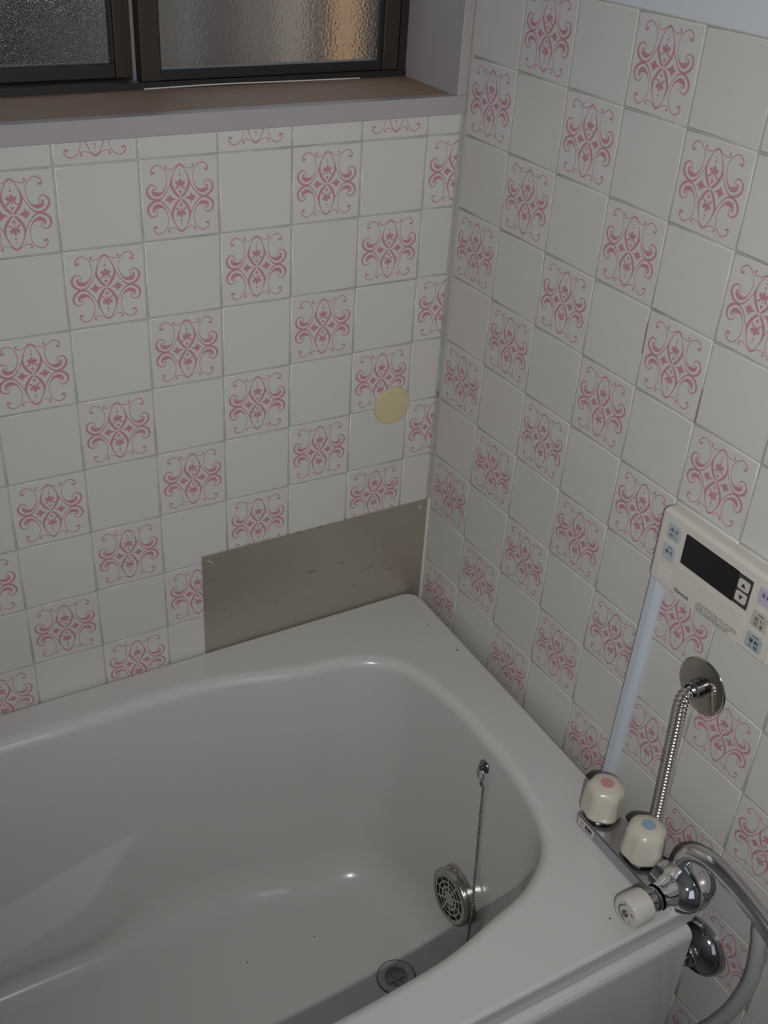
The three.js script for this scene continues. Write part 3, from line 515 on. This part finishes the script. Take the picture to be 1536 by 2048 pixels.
// ------------------------------------------------------------------ tap set on the rim
{
  const t = thing('bath_tap', 'two handle chrome bath tap with curved spout on the tub rim', 'tap');
  const white = mat(lin(0.66, 0.62, 0.53), 0.28, { clearcoat: 0.4, clearcoatRoughness: 0.08 });
  const satin = mat(lin(0.5, 0.5, 0.52), 0.22, { metalness: 1 });
  mesh('tap_body', rbox(-0.0915, -0.0415, RIM + 0.0003, RIM + 0.021, 0.546, 0.694, 0.003), satin, t);
  // handles: five soft lobes that narrow to the top
  function handle(x, z, tint, turn) {
    const h = new THREE.Group(); h.name = 'handle'; h.position.set(x, RIM + 0.0275, z); h.rotation.y = turn; t.add(h);
    const prof = [[0.0215, 0.0], [0.0275, 0.0], [0.0278, 0.003], [0.0268, 0.018], [0.026, 0.032], [0.0252, 0.0375], [0.0232, 0.0418], [0.0195, 0.0452], [0.0145, 0.0475], [0.0095, 0.0485], [0, 0.0487]];
    const hexa = (a) => { const m = ((a % (Math.PI / 3)) + Math.PI / 3) % (Math.PI / 3) - Math.PI / 6, f = 0.945 / Math.cos(m); return Math.min(1, f) * (1 - 0.012 * Math.pow(Math.cos(3 * m), 2)); };
    const pos = [], idx = [], n = 100;
    prof.forEach(([r, y]) => { for (let i = 0; i <= n; i++) { const a = i / n * Math.PI * 2, lob = 1 + (hexa(a) - 1) * sm(0.016, 0.026, r); pos.push(Math.cos(a) * r * lob, y, Math.sin(a) * r * lob); } });
    for (let k = 0; k < prof.length - 1; k++) for (let i = 0; i < n; i++) { const a = k * (n + 1) + i, b = a + n + 1; idx.push(a, b, a + 1, a + 1, b, b + 1); }
    const g = new THREE.BufferGeometry(); g.setAttribute('position', new THREE.Float32BufferAttribute(pos, 3)); g.setIndex(idx); g.computeVertexNormals();
    g.setAttribute('uv', new THREE.Float32BufferAttribute(new Float32Array(pos.length / 3 * 2), 2));
    mesh('grip', g, white, h);
    mesh('colour_disc', lathe([[0.0088, 0.0475], [0.0088, 0.0488], [0.0083, 0.049], [0, 0.0491]], 32), mat(tint, 0.4), h).userData.label = tint.r > tint.b ? 'pale red disc' : 'pale blue disc';
    mesh('stem', lathe([[0.013, -0.0068], [0.013, 0.0005], [0.018, 0.0012]], 24), chrome, h);
  }
  handle(-0.064, 0.56, lin(0.62, 0.29, 0.27), 0.3);
  handle(-0.063, 0.639, lin(0.3, 0.42, 0.52), 0.55);
  // diverter body
  const ball = new THREE.SphereGeometry(0.0325, 48, 32); ball.scale(1.05, 0.9, 1.05); ball.translate(-0.047, RIM + 0.0275, 0.706);
  const foot = lathe([[0.0265, 0], [0.028, 0.003], [0.027, 0.012]], 40); foot.translate(-0.047, RIM + 0.0005, 0.702);
  const neck = lathe([[0.021, 0.0], [0.0195, 0.012], [0.0165, 0.02], [0.0165, 0.028]], 40); neck.rotateZ(Math.PI / 2); neck.translate(-0.066, RIM + 0.0275, 0.702);
  const link = lathe([[0.018, 0], [0.018, 0.022], [0.02, 0.03]], 32); link.rotateX(Math.PI / 2); link.translate(-0.06, RIM + 0.022, 0.67);
  mesh('diverter_body', [ball, foot, neck], chrome, t);
  mesh('body_joint', link, chrome, t);
  const coll = lathe([[0.0135, 0], [0.0135, 0.004], [0.0155, 0.0045], [0.0155, 0.009], [0.0135, 0.0095], [0.0135, 0.022]], 40); coll.rotateZ(Math.PI / 2); coll.translate(-0.0925, RIM + 0.0275, 0.702);
  mesh('collar', coll, mat(lin(0.4, 0.4, 0.43), 0.08, { metalness: 1 }), t);
  const dk = new THREE.Group(); dk.name = 'diverter_handle'; dk.position.set(-0.114, RIM + 0.0275, 0.702); dk.rotation.z = Math.PI / 2; t.add(dk);
  { // a drum with one flattened side
    const pr = [[0.012, 0], [0.0195, 0.0], [0.0208, 0.002], [0.0212, 0.018], [0.0208, 0.027], [0.0194, 0.0298], [0.0168, 0.0305], [0, 0.0305]], pos = [], idx = [], n = 72;
    pr.forEach(([r, y]) => { for (let i = 0; i <= n; i++) { const a = i / n * Math.PI * 2, lim = 0.018 / Math.max(0.2, Math.cos(a - 2.6)), q = Math.cos(a - 2.6) > 0.3 ? Math.min(r, lim * r / 0.0212) : r; pos.push(Math.cos(a) * q, y, Math.sin(a) * q); } });
    for (let k = 0; k < pr.length - 1; k++) for (let i = 0; i < n; i++) { const a = k * (n + 1) + i, b = a + n + 1; idx.push(a, b, a + 1, a + 1, b, b + 1); }
    const g = new THREE.BufferGeometry(); g.setAttribute('position', new THREE.Float32BufferAttribute(pos, 3)); g.setIndex(idx); g.computeVertexNormals(); g.setAttribute('uv', new THREE.Float32BufferAttribute(new Float32Array(pos.length / 3 * 2), 2));
    mesh('drum', g, mat(lin(0.66, 0.64, 0.6), 0.3, { clearcoat: 0.4 }), dk);
    const c = canvas(256, 256), x = c.getContext('2d'); x.clearRect(0, 0, 256, 256);
    x.strokeStyle = 'rgb(96,120,140)'; x.lineWidth = 18; x.lineCap = 'round'; x.beginPath(); x.arc(128, 128, 82, Math.PI * 0.86, Math.PI * 1.72); x.stroke();
    x.strokeStyle = '#6d7478'; x.lineWidth = 6; x.beginPath(); for (const [a, b, d, e] of [[196, 66, 222, 60], [200, 80, 228, 76], [212, 56, 214, 92], [190, 180, 216, 180], [196, 170, 196, 200], [210, 168, 210, 198], [188, 200, 218, 202]]) { x.moveTo(a, b); x.lineTo(d, e); } x.stroke();
    x.fillStyle = '#50565a'; x.beginPath(); x.arc(96, 212, 8, 0, 7); x.fill();
    const pl = mesh('dial_print', new THREE.CircleGeometry(0.0165, 40), new THREE.MeshPhysicalMaterial({ map: tex(c), transparent: true, roughness: 0.4 }), dk); pl.rotation.x = -Math.PI / 2; pl.rotation.z = -0.3; pl.position.y = 0.0308;
    mesh('screw', lathe([[0.0048, 0.03], [0.0048, 0.0318], [0.0038, 0.0326], [0.002, 0.0322], [0, 0.0316]], 24), mat(lin(0.3, 0.26, 0.2), 0.3, { metalness: 1 }), dk);
  }
  // spout
  const sp = tube([[-0.047, 0.56, 0.689], [-0.047, 0.582, 0.6885], [-0.047, 0.604, 0.6915], [-0.047, 0.6205, 0.702], [-0.047, 0.63, 0.72], [-0.047, 0.6335, 0.742], [-0.047, 0.6305, 0.782], [-0.047, 0.6205, 0.821], [-0.048, 0.602, 0.87], [-0.05, 0.582, 0.915]], (u) => 0.0112, 90, 28);
  mesh('spout', sp, mat(lin(0.62, 0.62, 0.62), 0.14, { metalness: 1 }), t);
  const tip = lathe([[0.0115, 0], [0.0125, 0.002], [0.0125, 0.018], [0.0105, 0.02]], 32); tip.rotateX(Math.PI / 2 + 0.4); tip.translate(-0.05, 0.583, 0.913);
  mesh('outlet', tip, chrome, t);
  // sticker on the tap body
  const c = canvas(256, 96), x = c.getContext('2d'); x.fillStyle = '#d9d2d4'; x.fillRect(0, 0, 256, 96); x.strokeStyle = '#b43a52'; x.lineWidth = 7; x.beginPath(); x.arc(58, 46, 28, 0, 7); x.stroke(); x.lineWidth = 6; x.beginPath(); x.moveTo(42, 40); x.lineTo(74, 40); x.moveTo(50, 28); x.lineTo(58, 64); x.moveTo(70, 30); x.lineTo(46, 60); x.stroke();
  x.fillStyle = '#2c2624'; x.fillRect(112, 16, 118, 52); x.fillStyle = '#d9d2d4'; for (let k = 0; k < 26; k++) x.fillRect(114 + rnd() * 110, 18 + rnd() * 44, 6 + rnd() * 8, 3); x.fillStyle = '#3c3634'; x.fillRect(120, 78, 104, 7);
  const sg = slab(0.03, 0.0115, 0.001, 0.0004, 0); const st = mesh('sticker', sg, mat(lin(1, 1, 1), 0.45, { map: tex(c) }), t);
  st.rotation.y = -Math.PI / 2; st.position.set(-0.0915, RIM + 0.0112, 0.566);
}

// ------------------------------------------------------------------ lower right: pipe cap and hose
{
  const t = thing('pipe_fitting', 'chrome domed wall fitting beside the front corner of the tub', 'fitting', [0, 0.439, 0.722]);
  const g = lathe([[0.04, 0], [0.0395, 0.006], [0.036, 0.0145], [0.029, 0.0205], [0.02, 0.0235], [0.0165, 0.024], [0.0165, 0.03], [0.0145, 0.034], [0, 0.0345]], 56); g.rotateZ(Math.PI / 2);
  mesh('dome', g, mat(lin(0.45, 0.45, 0.48), 0.1, { metalness: 1 }), t);
  mesh('square_shank', rbox(-0.0425, -0.03, -0.009, 0.009, -0.009, 0.009, 0.0015), mat(lin(0.4, 0.4, 0.42), 0.18, { metalness: 1 }), t);
}
{
  const t = thing('shower_hose', 'grey shower hose looping down the wall below the spout', 'hose');
  mesh('hose', tube([[-0.014, 0.78, 0.99], [-0.016, 0.72, 0.955], [-0.018, 0.66, 0.89], [-0.021, 0.615, 0.815], [-0.024, 0.5868, 0.8], [-0.026, 0.5583, 0.8075], [-0.026, 0.5018, 0.8135], [-0.026, 0.4293, 0.8045], [-0.026, 0.3814, 0.791], [-0.028, 0.3, 0.765], [-0.04, 0.18, 0.765], [-0.07, 0.06, 0.81], [-0.13, 0.0105, 0.92], [-0.26, 0.0095, 1.06], [-0.4, 0.0095, 1.1]], 0.0088, 160, 18), mat(lin(0.4, 0.42, 0.42), 0.35), t);
  const n = lathe([[0.0115, 0], [0.0115, 0.02], [0.0095, 0.026]], 24); n.rotateX(Math.PI); n.translate(-0.014, 0.803, 0.997);
  mesh('hose_nut', n, chrome, t);
  mesh('wall_holder', rbox(-0.024, 0.0, 0.8, 0.835, 0.985, 1.01, 0.003), mat(lin(0.6, 0.6, 0.58), 0.4), t);
}

renderer.render(scene, camera);
